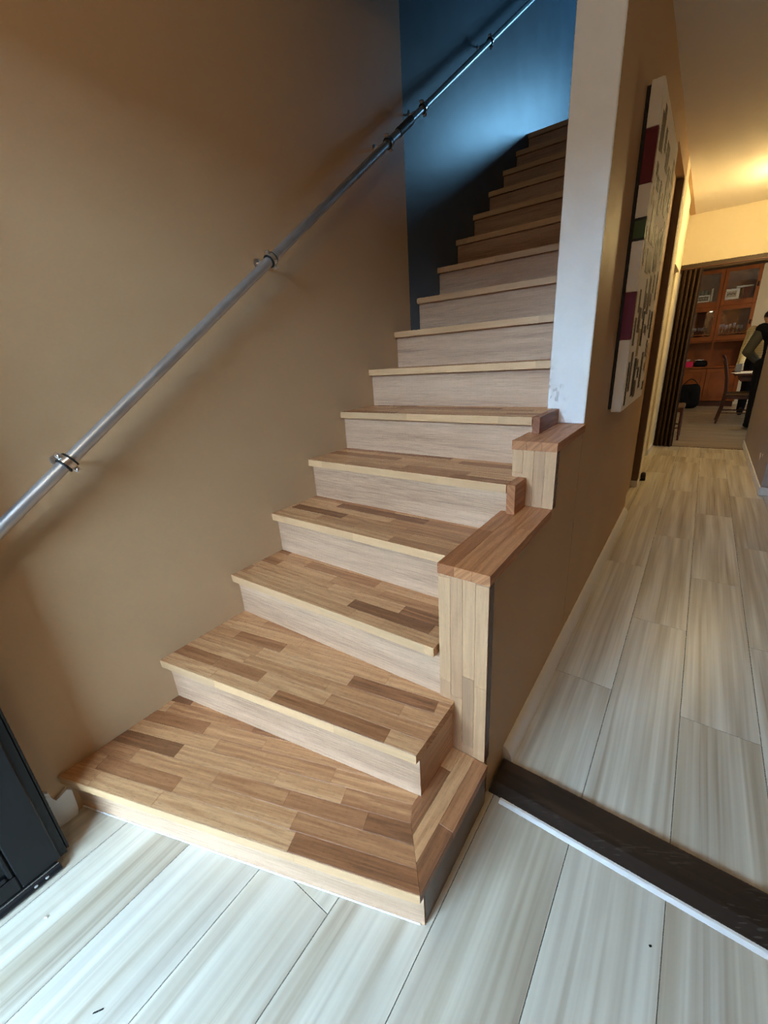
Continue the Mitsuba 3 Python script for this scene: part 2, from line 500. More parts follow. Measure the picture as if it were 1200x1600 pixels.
# dining room shell
struct('floor_dining', bx(-1.6, 3.2, 6.634, 11.5, -0.03, 0.0), 'dining_floor')
struct('wall_dining', cat(bx(-1.7, 3.3, 11.45, 11.55, 0, CEIL), bx(-1.7, -1.6, 6.75, 11.45, 0, CEIL), bx(3.2, 3.3, 6.75, 11.45, 0, CEIL),
                          bx(-1.7, -0.53, 6.65, 6.75, 0, CEIL), bx(XR, 3.3, 6.65, 6.75, 0, CEIL)), 'cream_paint')
struct('ceiling_dining', bx(-1.7, 3.3, 6.75, 11.55, CEIL, CEIL + 0.1), 'ceiling_paint')
light_panel('window_3', (3.18, 8.6, 1.35), (0, 0.7, 0), (0, 0, -0.75), DINING_WINDOW)

# left skirting remnant beside the lowest step: old plaster with a jagged top
sk = prism([(-0.93, 0), (0.098, 0), (0.104, 0.02), (0.108, 0.098), (0.098, 0.112), (0.080, 0.104), (0.066, 0.098), (0.060, 0.118), (0.057, 0.142), (0.047, 0.15), (0.036, 0.147), (-0.93, 0.15)], 0, 0.014)
sk.apply_transform(frame((XL, 0, 0), (0, 1, 0), (0, 0, 1), (1, 0, 0)))
struct('baseboard_left', sk, 'plain_white')

# ------------------------------------------------------------------ staircase
st = thing('staircase', 'oak staircase of light risers and parquet treads climbing along the taupe wall', 'staircase')
XS, XE = XL + 0.0015, XI - 0.0015
NOSE = {1: ((XS, 0.095), (-0.329, 0.468)), 2: ((XS, 0.457), (-0.438, 0.639)), 3: ((XS, 0.794), (-0.491, 0.83)), 4: ((XS, 1.037), (XE, 1.040)),
        5: ((XS, 1.285), (-0.460, 1.268)), 6: ((XS, 1.535), (-0.467, 1.520))}
for k in range(7, 17):
    NOSE[k] = ((XS, 1.784 + 0.2495 * (k - 7)), (XE, 1.784 + 0.2495 * (k - 7)))


def back_at(k, x):
    """y of the nosing line of step k at x."""
    (xa, ya), (xb, yb) = NOSE[k]
    return ya + (yb - ya) * (x - xa) / (xb - xa)


OVER, TT = 0.024, 0.03
for k in range(1, 17):
    (xa, ya), (xb, yb) = NOSE[k]
    dx, dy = xb - xa, yb - ya
    L = math.hypot(dx, dy)
    ex, ey = np.array([dx / L, dy / L, 0]), np.array([-dy / L, dx / L, 0])
    M = frame((xa, ya, Z(k)), ex, ey, (0, 0, 1))
    loc = lambda q: ((q[0] - xa) * ex[0] + (q[1] - ya) * ex[1], (q[0] - xa) * ey[0] + (q[1] - ya) * ey[1])
    if k == 1:
        main = [(xa, ya), (xb, yb), (-0.452, 0.612), (-0.452, 0.70), (XS, back_at(2, XS) + 0.045)]
    elif k == 2:
        main = [(xa, ya), (xb, yb), (xb, 0.8495), (-0.487, 0.855), (XS, 0.845)]
    elif k == 16:
        main = [(xa, ya), (xb, yb), (xb, yb + 0.25), (xa, ya + 0.25)]
    else:
        b0, b1 = back_at(k + 1, XS) + OVER + 0.018, back_at(k + 1, XE) + OVER + 0.018
        main = [(xa, ya), (min(xb, -0.4), yb), (XE, max(1.40, yb + 0.1)) if k == 5 else (XE, b1), (XS, b0)]
        if k == 5:
            main = [(xa, ya), (xb, yb), (xb, 1.3725), (XE, b1), (XS, b0)]
        if k == 6:
            main = [(xa, ya), (xb, yb), (xb, 1.7655), (XE, b1), (XS, b0)]
    tr = add('tread', prism(inset(ccw([loc(q) for q in main]), 0.0015), -TT + 0.0005, -0.0015).apply_transform(M), 'cherry_dark', False, st)
    pl = ccw([loc(q) for q in main])
    staves(pl, M, tr, row=0.048, t=TT, lmin=0.2 if k < 7 else 0.36, lmax=0.46 if k < 7 else 0.6, seed=40 + k)
    if k == 1:
        strip = [(-0.329, 0.468), (-0.329, 0.8495), (-0.452, 0.8495), (-0.452, 0.612)]
        M2 = frame((-0.329, 0.468, Z(1)), (0, 1, 0), (-1, 0, 0), (0, 0, 1))
        l2 = [(q[1] - 0.468, -(q[0] + 0.329)) for q in strip]
        staves(l2, M2, tr, row=0.041, t=TT, lmin=0.22, lmax=0.42, seed=5)
    staves([(0.0004, -0.0035), (L - 0.0004, -0.0035), (L - 0.0004, -0.0001), (0.0004, -0.0001)], M, tr, row=0.0034, t=TT - 0.0005, lmin=0.3, lmax=0.6, seed=90 + k, bsdf='oak_light', key='nosing_strip')
    # riser under the nosing
    zb = Z(k - 1) if k > 1 else 0.0
    e2, n2 = np.array([dx / L, dy / L]), np.array([-dy / L, dx / L])
    xr = {1: -0.336, 2: -0.445, 5: -0.462, 6: -0.469}.get(k, XE)
    end = (xr - xa - n2[0] * OVER) / e2[0]
    a = (-n2[0] * OVER) / e2[0]
    ri = prism([(a, OVER), (end, OVER), (end - 0.0, OVER + 0.016), (a, OVER + 0.016)], -(Z(k) - zb), -TT)
    M3 = M
    v = np.array(ri.vertices)
    COUNT[0] += 1
    add('riser', trimesh.Trimesh(v @ M3[:3, :3].T + M3[:3, 3], ri.faces, process=False), 'veneer', False, st,
        uv=np.c_[v[:, 0] + 10 * COUNT[0] + 4, v[:, 2] + 5 + k * 0.7])
    if k == 1:
        add('caulk_bead', bbx(0.0, end - 0.01, OVER - 0.004, OVER, -Z(1), -Z(1) + 0.004, 0.001).apply_transform(M), 'caulk', False, st, label='white sealant line along the floor')
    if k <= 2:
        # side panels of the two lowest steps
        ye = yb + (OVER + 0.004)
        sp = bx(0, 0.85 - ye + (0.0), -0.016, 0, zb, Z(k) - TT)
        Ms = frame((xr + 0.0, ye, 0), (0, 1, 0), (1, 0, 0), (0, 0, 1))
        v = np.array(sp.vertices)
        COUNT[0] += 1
        add('side_panel', trimesh.Trimesh(v @ Ms[:3, :3].T + Ms[:3, 3], sp.faces[:, ::-1], process=False), 'veneer' if k == 2 else 'side_brown', False, st,
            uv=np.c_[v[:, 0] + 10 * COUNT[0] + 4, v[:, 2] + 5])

# cladding of the stepped half wall: upright boards, caps, small end blocks
def upright(y, z0, z1, x0, x1, seed):
    h = z1 - z0
    pb = add('post_board', bx(x0 + 0.001, x1 + 0.0006, y + 0.004, y + 0.032, z0, z1 - 0.001), 'cherry_dark', False, st)  # dark core: shade on the side of the upright painted as colour
    M = frame((x0, y, z0), (0, 0, 1), (1, 0, 0), (0, -1, 0))   # local x up, y right, z towards the viewer
    M = frame((x0, y, z0), (0, 0, 1), (1, 0, 0), (0, 1, 0))
    M = frame((x1, y, z0), (0, 0, 1), (-1, 0, 0), (0, -1, 0))
    staves([(0, 0), (h, 0), (h, x1 - x0), (0, x1 - x0)], M, pb, row=(x1 - x0) / 4.0, t=0.022, lmin=0.25, lmax=0.45, seed=seed, bsdf='oak_pale')


def cap(y0, y1, z1, x0, x1, seed):
    cp = add('cap', bx(x0 + 0.002, x1 - 0.002, y0 + 0.002, y1 - 0.001, z1 - 0.0295, z1 - 0.0015), 'cherry_dark', False, st)
    M = frame((x1, y0, z1), (0, 1, 0), (-1, 0, 0), (0, 0, 1))
    staves([(0, 0), (y1 - y0, 0), (y1 - y0, x1 - x0), (0, x1 - x0)], M, cp, row=(x1 - x0) / 3.0, t=0.03, lmin=0.2, lmax=0.4, seed=seed, bsdf='oak_shaded')


upright(0.850, 0.165, 0.767, -0.486, -0.341, 3)
cap(0.847, 1.373, 0.797, -0.486, -0.338, 8)
upright(1.373, 0.797, 0.994, -0.482, -0.337, 14)
cap(1.370, 1.768, 1.024, -0.485, -0.336, 21)
for (x0, x1, y0, y1, z0, z1) in ((-0.4595, -0.431, 1.268, 1.3725, 0.797, Z(5)), (-0.4665, -0.440, 1.520, 1.765, 1.024, Z(6))):
    m = bbx(x0, x1, y0, y1, z0, z1, 0.001)
    v = np.array(m.vertices)
    COUNT[0] += 4
    add('end_block', m, 'oak_shaded', False, st, label='small oak block closing the end of a tread', uv=np.c_[v[:, 1] + 10 * COUNT[0] + 4, v[:, 0] + v[:, 2]])

# ------------------------------------------------------------------ handrail
hr = thing('handrail', 'galvanised steel pipe handrail clamped to the left wall above the stairs', 'handrail')
SL = 0.7165
PX = -1.33
rail = lambda y: np.array([PX, y, 0.976 + SL * (y - 0.18)])
ax = np.array([0, 1, SL]) / math.hypot(1, SL)
pp = np.array([0, -ax[2], ax[1]])
add('pipe', tube([rail(0.10), rail(2.075)], 0.0168, 24), 'steel', 40, hr)
add('pipe', tube([rail(2.08), rail(4.4)], 0.0150, 24), 'steel', 40, hr)
add('coupling', tube([rail(2.03), rail(2.035), rail(2.15), rail(2.155)], [0.0175, 0.0195, 0.0195, 0.0165], 24), 'sleeve_metal', 40, hr, label='dark coupling sleeve between the two pipe lengths')
for y in (0.358, 1.156, 1.949, 2.27, 3.075, 3.9):
    c = rail(y)
    r0 = 0.0170 if y < 2.07 else 0.0152
    Mc = frame(c, pp, np.cross(ax, pp), ax)
    cl = add('clamp', lathe([(r0 + 0.0035, -0.0085), (r0 + 0.0055, -0.0085), (r0 + 0.0055, 0.0085), (r0 + 0.0035, 0.0085), (r0 + 0.0035, -0.0085)], sides=28).apply_transform(Mc), 'zinc', 40, hr, label='zinc pipe clamp')
    add('rubber_lining', lathe([(r0, -0.0135), (r0 + 0.0052, -0.0135), (r0 + 0.0062, -0.011), (r0 + 0.0045, -0.009), (r0 + 0.0045, 0.009), (r0 + 0.0062, 0.011), (r0 + 0.0052, 0.0135), (r0, 0.0135), (r0, -0.0135)], sides=28).apply_transform(Mc), 'rubber', 40, cl, label='black rubber lining')
    for s in (-1, 1):
        lug = c + s * pp * (r0 + 0.010)
        ear = bbx(-0.007, 0.007, -0.0075, 0.0075, -0.0065, 0.0065, 0.0015)
        ear.apply_transform(frame(lug, pp, np.array([1.0, 0, 0]), -ax))
        add('ear', ear, 'zinc', False, cl)
        sc = lathe([(0.0, 0.0135), (0.003, 0.0135), (0.0048, 0.012), (0.005, 0.0075), (0.0, 0.0075)][::-1], sides=12)
        sc.apply_transform(frame(lug, pp, ax, np.cross(pp, ax)) if np.cross(pp, ax)[0] > 0 else frame(lug, ax, pp, np.cross(ax, pp)))
        add('screw', sc, 'zinc', 30, cl)
    add('wall_rod', tube([c - np.array([r0 + 0.004, 0, 0]), (XL, c[1], c[2])], 0.005, 12), 'zinc', 40, cl)
    add('wall_plate', lathe([(0.0, 0.0), (0.017, 0.0), (0.017, 0.002), (0.013, 0.004), (0.0, 0.004)], sides=20).apply_transform(frame((XL, c[1], c[2]), (0, 1, 0), (0, 0, 1), (1, 0, 0))), 'zinc', 30, cl)

# ------------------------------------------------------------------ open front door, standing against the left wall
FX = -1.258
d1 = struct('door_1', cat(bx(FX - 0.046, FX - 0.013, -0.90, 0.036, 0.024, 2.04)), 'door_black')
def dpart(key, m, b='door_black', s=False, parent=d1):
    return add(key, m, b, s, parent)
dpart('stile', bbx(FX - 0.0135, FX, -0.0690, 0.018, 0.032, 2.035, 0.003))
dpart('stile', bbx(FX - 0.0135, FX, -0.895, -0.80, 0.032, 2.035, 0.003))
for z0, z1 in ((0.032, 0.083), (0.86, 0.98), (1.93, 2.035)):
    dpart('rail', bbx(FX - 0.0135, FX, -0.7995, -0.0695, z0, z1, 0.003))
for z0, z1 in ((0.083, 0.86), (0.98, 1.93)):
    p = dpart('panel', bbx(FX - 0.0125, FX - 0.006, -0.77, -0.099, z0 + 0.03, z1 - 0.03, 0.004))
    for q in (bbx(FX - 0.0125, FX - 0.0015, -0.0835, -0.0705, z0 + 0.001, z1 - 0.001, 0.004), bbx(FX - 0.0125, FX - 0.0015, -0.799, -0.786, z0 + 0.001, z1 - 0.001, 0.004),
              bbx(FX - 0.0125, FX - 0.0015, -0.785, -0.084, z0 + 0.001, z0 + 0.014, 0.004), bbx(FX - 0.0125, FX - 0.0015, -0.785, -0.084, z1 - 0.014, z1 - 0.001, 0.004)):
        dpart('moulding', q, parent=p)
dpart('edge_strip', bbx(FX - 0.044, FX - 0.016, 0.0365, 0.044, 0.03, 2.035, 0.002), 'rubber')
wb = prism([(0, 0), (0.004, 0.0), (0.013, 0.004), (0.014, 0.010), (0.010, 0.017), (0.002, 0.021), (0, 0.021)], 0, 0.90)
wb.apply_transform(frame((FX - 0.0005, 0.012, 0.004), (1, 0, 0), (0, 0, 1), (0, -1, 0)))
w = dpart('weather_bar', wb, 'door_black')
add('metal_edge', bbx(FX - 0.0005, FX + 0.003, -0.888, 0.011, 0.0252, 0.0275, 0.0006), 'alu', False, w, label='thin bright metal edge')
for y in (-0.022, -0.047):
    s = lathe([(0.0048, 0), (0.0044, 0.0012), (0.0026, 0.0022), (0.0, 0.0026)], sides=14)
    s.apply_transform(frame((FX + 0.0105, y, 0.0165), (0, 1, 0), (0, 0, 1), (1, 0, 0)))
    add('screw', s, 'alu', 30, w, label='bright screw head')
dpart('brush_seal', bbx(FX - 0.020, FX - 0.006, -0.885, 0.008, 0.001, 0.024, 0.001), 'rubber')

# ------------------------------------------------------------------ threshold bar in the floor opening
tb = thing('threshold', 'worn dark wooden threshold bar lying across the tiled floor', 'threshold')
prof = [(0.890, 0.0), (1.020, 0.0), (1.020, 0.010), (1.014, 0.016), (0.925, 0.016), (0.897, 0.006), (0.890, 0.004)]
m = prism(prof, 0, 2.34)
m.apply_transform(frame((-0.340, 0, 0), (0, 1, 0), (0, 0, 1), (1, 0, 0)))
add('bar', m, 'dark_wood', False, tb)
m = prism([(0.872, 0.0), (0.890, 0.0), (0.890, 0.005), (0.882, 0.0065), (0.872, 0.001)], 0, 2.30)
m.apply_transform(frame((-0.300, 0, 0), (0, 1, 0), (0, 0, 1), (1, 0, 0)))
add('sealant_strip', m, 'caulk', False, tb, label='white sealant strip along the near edge')

# ------------------------------------------------------------------ wall art in the corridor
art = thing('wall_art', 'tall canvas with cream, maroon and green blocks hung on the corridor wall', 'wall art')
AY0, AY1, AZ0, AZ1 = 2.285, 3.09, 1.003, 2.245
add('shadow_panel', bx(XO + 0.001, -0.330, AY0 + 0.004, AY1 - 0.004, AZ0 + 0.012, AZ1 - 0.012), 'art_dark', False, art)  # dark panel painted in for the shadow gap behind the canvas
bands = [(AZ1, 2.096, 'canvas_cream'), (2.096, 1.914, 'art_maroon'), (1.914, 1.792, 'canvas_cream'), (1.792, 1.718, 'art_green'), (1.718, 1.52, 'canvas_cream'), (1.52, 1.326, 'art_maroon'), (1.326, AZ0, 'canvas_cream')]
for z1, z0, b in bands:
    add('edge_block', bbx(-0.330, -0.2865, AY0 - 0.002, AY0 + 0.03, z0 + 0.0008, z1 - 0.0008, 0.0015), b, False, art)
add('canvas', bbx(-0.330, -0.286, AY0 + 0.0302, AY1, AZ0, AZ1, 0.002), 'canvas_cream', False, art)
for z in (1.792, 1.718):
    add('dark_line', bx(-0.3295, -0.2855, AY0 - 0.0028, AY0 + 0.03, z - 0.005, z + 0.005), 'art_dark', False, art)
r = random.Random(4)
used = []
for i in range(400):
    w_, h_ = r.choice((0.04, 0.055, 0.08, 0.11)), r.uniform(0.04, 0.2)
    y, z = r.uniform(AY0 + 0.035, AY1 - 0.05), r.uniform(AZ0 + 0.02, AZ1 - h_ - 0.02)
    if any(y < b + 0.006 and y + w_ > a - 0.006 and z < d + 0.006 and z + h_ > c - 0.006 for a, b, c, d in used) or len(used) > 64:
        continue
    used.append((y, y + w_, z, z + h_))
    add('painted_block', bx(-0.2862, -0.2845, y, y + w_, z, z + h_), r.choice(('art_brown', 'art_brown', 'art_dark', 'art_tan', 'art_brown')), False, art)

# ------------------------------------------------------------------ corridor: lamp, door stop, curtain
def globe_lamp(label, x, y, z, r_, rad):
    t = thing('ceiling_lamp', label, 'lamp')
    add('stem', tube([(x, y, z + r_ - 0.002), (x, y, CEIL - 0.02)], 0.008, 10), 'brown_board', 30, t)
    add('canopy', lathe([(0.012, 0.0), (0.05, 0.006), (0.055, 0.02), (0.0, 0.02)], (x, y, CEIL - 0.0205), 20), 'brown_board', 30, t)
    g = trimesh.creation.icosphere(3, r_)
    g.apply_translation((x, y, z))
    scene[t + '__globe'] = mikit.ply(g, 'plain_white', True, emitter={'type': 'area', 'radiance': {'type': 'rgb', 'value': list(rad)}})


globe_lamp('round glass globe lamp hanging from the corridor ceiling', 0.47, 5.45, 2.38, 0.085, GLOBE)
globe_lamp('unseen globe added under the entry ceiling as warm fill light', -0.1, -0.3, 2.40, 0.09, ENTRY_FILL)

ds = thing('door_stop', 'small black rubber door stop on the corridor floor', 'door stop')
m = lathe([(0.0, 0.0), (0.026, 0.0), (0.034, 0.006), (0.036, 0.02), (0.034, 0.034), (0.026, 0.04), (0.0, 0.04)], sides=22)
m.apply_transform(frame((-0.342, 4.78, 0.046), (0, 1, 0), (0, 0, 1), (1, 0, 0)))
add('buffer', m, 'rubber', 40, ds)
add('foot', bbx(-0.341, -0.30, 4.752, 4.808, 0.0, 0.014, 0.002), 'rubber', False, ds)

def curtain(x0, x1, y, z0, z1, n=90):
    s = np.linspace(0, 1, n)
    xs = x0 + (x1 - x0) * s
    ph = s * 2 * math.pi * 4.2
    front = np.c_[xs + 0.010 * np.sin(2 * ph), y + 0.030 * np.sin(ph)]
    d = np.gradient(front, axis=0)
    d /= np.linalg.norm(d, axis=1, keepdims=True)
    nb = np.c_[-d[:, 1], d[:, 0]] * 0.003
    ring = np.vstack([front - nb, (front + nb)[::-1]])
    arc = np.r_[0, np.cumsum(np.linalg.norm(np.diff(front, axis=0), axis=1))]
    zz = np.linspace(z0, z1, 8)
    v, uv = [], []
    for z in zz:
        k = 1 - 0.16 * math.sin(math.pi * (z - z0) / (z1 - z0)) * 0.3
        q = ring.copy()
        q[:, 0] = x0 + (q[:, 0] - x0) * k
        v.append(np.c_[q, np.full(len(q), z)])
        uv.append(np.c_[np.r_[arc, arc[::-1]], np.full(len(q), z)])
    v, uv, N = np.vstack(v), np.vstack(uv), len(ring)
    f = []
    for i in range(len(zz) - 1):
        for j in range(N):
            k = (j + 1) % N
            f += [[i * N + j, i * N + k, (i + 1) * N + k], [i * N + j, (i + 1) * N + k, (i + 1) * N + j]]
    for b in (0, (len(zz) - 1) * N):
        for j in range(n - 1):
            f += [[b + j, b + j + 1, b + N - 2 - j], [b + j, b + N - 2 - j, b + N - 1 - j]]
    return trimesh.Trimesh(v, np.array(f), process=False), uv


m, uv = curtain(-0.385, -0.185, 6.535, 0.012, 2.075)
cu = thing('curtain', 'long dark striped curtain gathered at the left of the dining room opening', 'curtain')
add('cloth', m, 'curtain_cloth', True, cu, uv=uv)
cr = thing('curtain_rail', 'dark rail across the dining room opening that holds the curtain', 'curtain rail')
add('rod', tube([(-0.398, 6.535, 2.085), (0.562, 6.535, 2.085)], 0.008, 12), 'cherry_dark', 40, cr)
for x in (-0.375, 0.54):
    add('bracket', bbx(x - 0.006, x + 0.006, 6.53, 6.602, 2.084, 2.11, 0.001), 'cherry_dark', False, cr)

# ------------------------------------------------------------------ bookcase at the far wall of the dining room
bk = thing('bookcase', 'tall reddish-brown bookcase with glass doors at the far wall of the dining room', 'bookcase')
BY = 10.99
BX0, BX1, BM = -0.46, 0.60, 0.06
BD = 0.36
add('carcass', cat(bx(BX0, BX0 + 0.03, BY + 0.02, BY + BD, 0.10, 2.55), bx(BX1 - 0.03, BX1, BY + 0.02, BY + BD, 0.10, 2.55), bx(BX0 + 0.03, BX1 - 0.03, BY + BD - 0.015, BY + BD, 0.10, 2.55),
                   bx(BX0 + 0.03, BX1 - 0.03, BY + 0.02, BY + BD - 0.015, 2.52, 2.55), bx(BM - 0.015, BM + 0.015, BY + 0.03, BY + BD - 0.015, 1.25, 2.52)), 'cherry', False, bk)
add('cornice', bbx(BX0 - 0.02, BX1 + 0.02, BY - 0.02, BY + BD, 2.551, 2.585, 0.006), 'cherry', False, bk)
for z in (1.97, 1.38, 1.245):
    add('shelf', bx(BX0 + 0.03, BX1 - 0.03, BY + 0.022, BY + BD - 0.015, z, z + 0.022), 'cherry', False, bk)
add('counter', bbx(BX0 - 0.01, BX1 + 0.01, BY - 0.03, BY + BD, 0.755, 0.785, 0.004), 'cherry', False, bk)
add('plinth', bx(BX0 + 0.02, BX1 - 0.02, BY + 0.04, BY + BD, 0.0, 0.10), 'cherry_dark', False, bk)
for (x0, x1) in ((BX0, BM - 0.001), (BM + 0.001, BX1)):
    for (z0, z1) in ((1.89, 2.545), (1.27, 1.888)):
        w_ = 0.058
        d = add('door', cat(bbx(x0 + 0.002, x0 + w_, BY, BY + 0.02, z0, z1, 0.003), bbx(x1 - w_, x1 - 0.002, BY, BY + 0.02, z0, z1, 0.003),
                            bbx(x0 + w_, x1 - w_, BY, BY + 0.02, z0, z0 + 0.085, 0.003), bbx(x0 + w_, x1 - w_, BY, BY + 0.02, z1 - 0.075, z1, 0.003)), 'cherry', False, bk)
        add('pane', bx(x0 + w_ - 0.004, x1 - w_ + 0.004, BY + 0.010, BY + 0.013, z0 + 0.081, z1 - 0.071), 'pane_glass', False, d)
        hx = x1 - 0.03 if x0 > 0 else x0 + 0.03
        add('handle', bbx(hx - 0.012, hx + 0.012, BY - 0.008, BY, (z0 + z1) / 2 - 0.05, (z0 + z1) / 2 + 0.03, 0.002), 'rubber', False, d)
    d = add('cupboard_door', cat(bbx(x0 + 0.002, x0 + 0.07, BY, BY + 0.02, 0.11, 0.75, 0.003), bbx(x1 - 0.07, x1 - 0.002, BY, BY + 0.02, 0.11, 0.75, 0.003),
                                 bbx(x0 + 0.07, x1 - 0.07, BY, BY + 0.02, 0.11, 0.19, 0.003), bbx(x0 + 0.07, x1 - 0.07, BY, BY + 0.02, 0.67, 0.75, 0.003),
                                 bbx(x0 + 0.07, x1 - 0.07, BY + 0.008, BY + 0.018, 0.19, 0.67, 0.002)), 'cherry', False, bk)
    add('stile', bx(x0 + (0.0 if x0 < 0 else 0.0), x0 + 0.03, BY + 0.001, BY + 0.02, 0.786, 1.268), 'cherry', False, bk)
add('stile', bx(BX1 - 0.03, BX1, BY + 0.001, BY + 0.02, 0.786, 1.268), 'cherry', False, bk)

zs = 1.9922
x = -0.405
r = random.Random(8)
ORD = ('first', 'second', 'third', 'fourth', 'fifth', 'sixth', 'seventh', 'eighth', 'ninth')
for i in range(9):
    w_ = r.uniform(0.026, 0.034)
    h_ = r.uniform(0.2, 0.225)
    k = add('book', bbx(x, x + w_ - 0.001, BY + 0.13, BY + 0.30, zs, zs + h_, 0.002), ('book_green', 'book_grey')[i % 2])
    tag(k, f'{ORD[i]} dark grey-green book from the left on the upper left shelf of the bookcase', 'book', 'books on the upper left shelf')
    x += w_
k = add('book', bbx(-0.105, -0.075, BY + 0.11, BY + 0.30, zs, zs + 0.235, 0.002), 'paper')
tag(k, 'tall white book at the right end of the upper left shelf', 'book')
for i in range(5):
    x = 0.36 + i * 0.031
    k = add('book', bbx(x, x + 0.029, BY + 0.12, BY + 0.29, zs, zs + 0.195, 0.002), 'book_red')
    tag(k, f'{ORD[i]} reddish-brown book from the left on the upper right shelf of the bookcase', 'book', 'books on the upper right shelf')
k = add('book', bbx(0.27, 0.52, BY + 0.12, BY + 0.30, zs + 0.197, zs + 0.225, 0.003), 'paper')
tag(k, 'pale book lying flat on the reddish books of the upper right shelf', 'book')


def picture_frame(x0, x1, h, y, lab, border, inner):
    t = thing('picture_frame', lab, 'picture frame')
    M = frame((x0, y, zs), (1, 0, 0), (0, 0.16, 0.987), (0, -0.987, 0.16))
    w_ = x1 - x0
    bd = border
    add('frame', cat(bbx(0, bd, 0, h, 0, 0.012, 0.001), bbx(w_ - bd, w_, 0, h, 0, 0.012, 0.001), bbx(bd, w_ - bd, 0, bd, 0, 0.012, 0.001), bbx(bd, w_ - bd, h - bd, h, 0, 0.012, 0.001)).apply_transform(M), 'paper', False, t)
    pr = add('print', bx(bd, w_ - bd, bd, h - bd, 0.0, 0.006).apply_transform(M), inner, False, t, label='grey photograph of a group')
    for i in range(5):
        cx = bd + (w_ - 2 * bd) * (i + 0.7) / 5.6
        s = lathe([(0.0, 0.0), (0.012, 0.0), (0.012, 0.001), (0.0, 0.001)], (cx, h * (0.5 + 0.06 * (i % 2)), 0.006), 10)
        add('figure', s.apply_transform(M), 'art_dark' if inner == 'photo_pale' else 'photo_pale', False, pr)


picture_frame(-0.385, -0.115, 0.125, BY + 0.075, 'wide framed photograph leaning before the books on the left shelf', 0.022, 'photo_print')
picture_frame(0.095, 0.325, 0.185, BY + 0.075, 'white framed photograph on the upper right shelf of the bookcase', 0.042, 'photo_pale')

zg = 1.4022
for i, (x, y, h) in enumerate([(-0.37, 0.1, 0.13), (-0.31, 0.16, 0.12), (-0.26, 0.09, 0.12), (-0.20, 0.17, 0.13), (-0.15, 0.1, 0.12), (-0.09, 0.15, 0.13), (0.13, 0.1, 0.16), (0.18, 0.18, 0.17), (0.23, 0.09, 0.14), (0.29, 0.15, 0.16), (0.35, 0.1, 0.17), (0.41, 0.16, 0.13), (0.46, 0.09, 0.12)]):
    g = lathe([(0.026, 0), (0.024, 0.003), (0.004, 0.006), (0.004, h * 0.42), (0.016, h * 0.5), (0.025, h * 0.68), (0.024, h), (0.0225, h), (0.0235, h * 0.68), (0.014, h * 0.52), (0.0, h * 0.47)], (x, BY + y, zg), 14)
    k = add('wine_glass', g, 'clear_glass', 30)
    tag(k, f'{ORD[i]} clear stemmed glass from the left behind the lower left door of the bookcase' if x < 0 else f'{ORD[i - 6]} clear stemmed glass from the left behind the lower right door of the bookcase', 'glass', 'glasses on the left shelf' if x < 0 else 'glasses on the right shelf')

zc = 0.7855
pk = thing('pink_box', 'bright pink box on the counter of the bookcase', 'box')
add('body', bbx(-0.37, -0.19, BY + 0.0, BY + 0.16, zc, zc + 0.085, 0.004), 'pink', False, pk)
add('lid', bbx(-0.372, -0.188, BY - 0.002, BY + 0.162, zc + 0.0855, zc + 0.105, 0.004), 'pink', False, pk)
def blob(parts, taubin=10, edge=0.02):
    man = m3.Manifold()
    for chain in parts:
        for (a, ra), (b, rb) in zip(chain[:-1], chain[1:]):
            sa = m3.Manifold.sphere(ra, 20).translate(tuple(map(float, a)))
            sb = m3.Manifold.sphere(rb, 20).translate(tuple(map(float, b)))
            man = man + m3.Manifold.batch_hull([sa, sb])
    t = tm(man.refine_to_length(edge))
    t.merge_vertices()
    if taubin:
        trimesh.smoothing.filter_taubin(t, iterations=taubin)
    return t


bg = thing('handbag', 'black bag lying on the bookcase counter beside the pink box', 'bag')
add('body', blob([[((-0.13, BY + 0.08, zc + 0.052), 0.05), ((0.0, BY + 0.08, zc + 0.052), 0.052)], [((-0.12, BY + 0.12, zc + 0.09), 0.03), ((0.01, BY + 0.1, zc + 0.085), 0.03)]]), 'cloth_black', True, bg)
bg2 = thing('bowl', 'pale grey bowl standing on the pink box', 'bowl')
add('body', lathe([(0.02, 0.0), (0.03, 0.002), (0.055, 0.03), (0.062, 0.045), (0.058, 0.045), (0.05, 0.03), (0.02, 0.008)], (-0.30, BY + 0.08, zc + 0.1055), 18), 'box_grey', 30, bg2)
bg3 = thing('dish', 'white dish lying on the black bag on the counter', 'dish')
add('body', lathe([(0.03, 0.0), (0.06, 0.004), (0.085, 0.016), (0.083, 0.019), (0.058, 0.009), (0.0, 0.007)], (-0.10, BY + 0.10, zc + 0.118), 20), 'paper', 30, bg3)

fb = thing('floor_bag', 'big black bag standing on the floor before the bookcase', 'bag')
add('body', blob([[((-0.24, 10.66, 0.13), 0.13), ((-0.24, 10.66, 0.36), 0.11)], [((-0.08, 10.66, 0.12), 0.12), ((-0.08, 10.66, 0.38), 0.10)], [((-0.24, 10.66, 0.13), 0.13), ((-0.08, 10.66, 0.12), 0.12)], [((-0.24, 10.66, 0.36), 0.11), ((-0.08, 10.66, 0.38), 0.10)]]), 'cloth_black', True, fb)
add('strap', tube([(-0.28 + 0.25 * t, 10.58, 0.46 + 0.12 * math.sin(math.pi * t)) for t in np.linspace(0, 1, 9)], 0.008, 8), 'rubber', 30, fb)


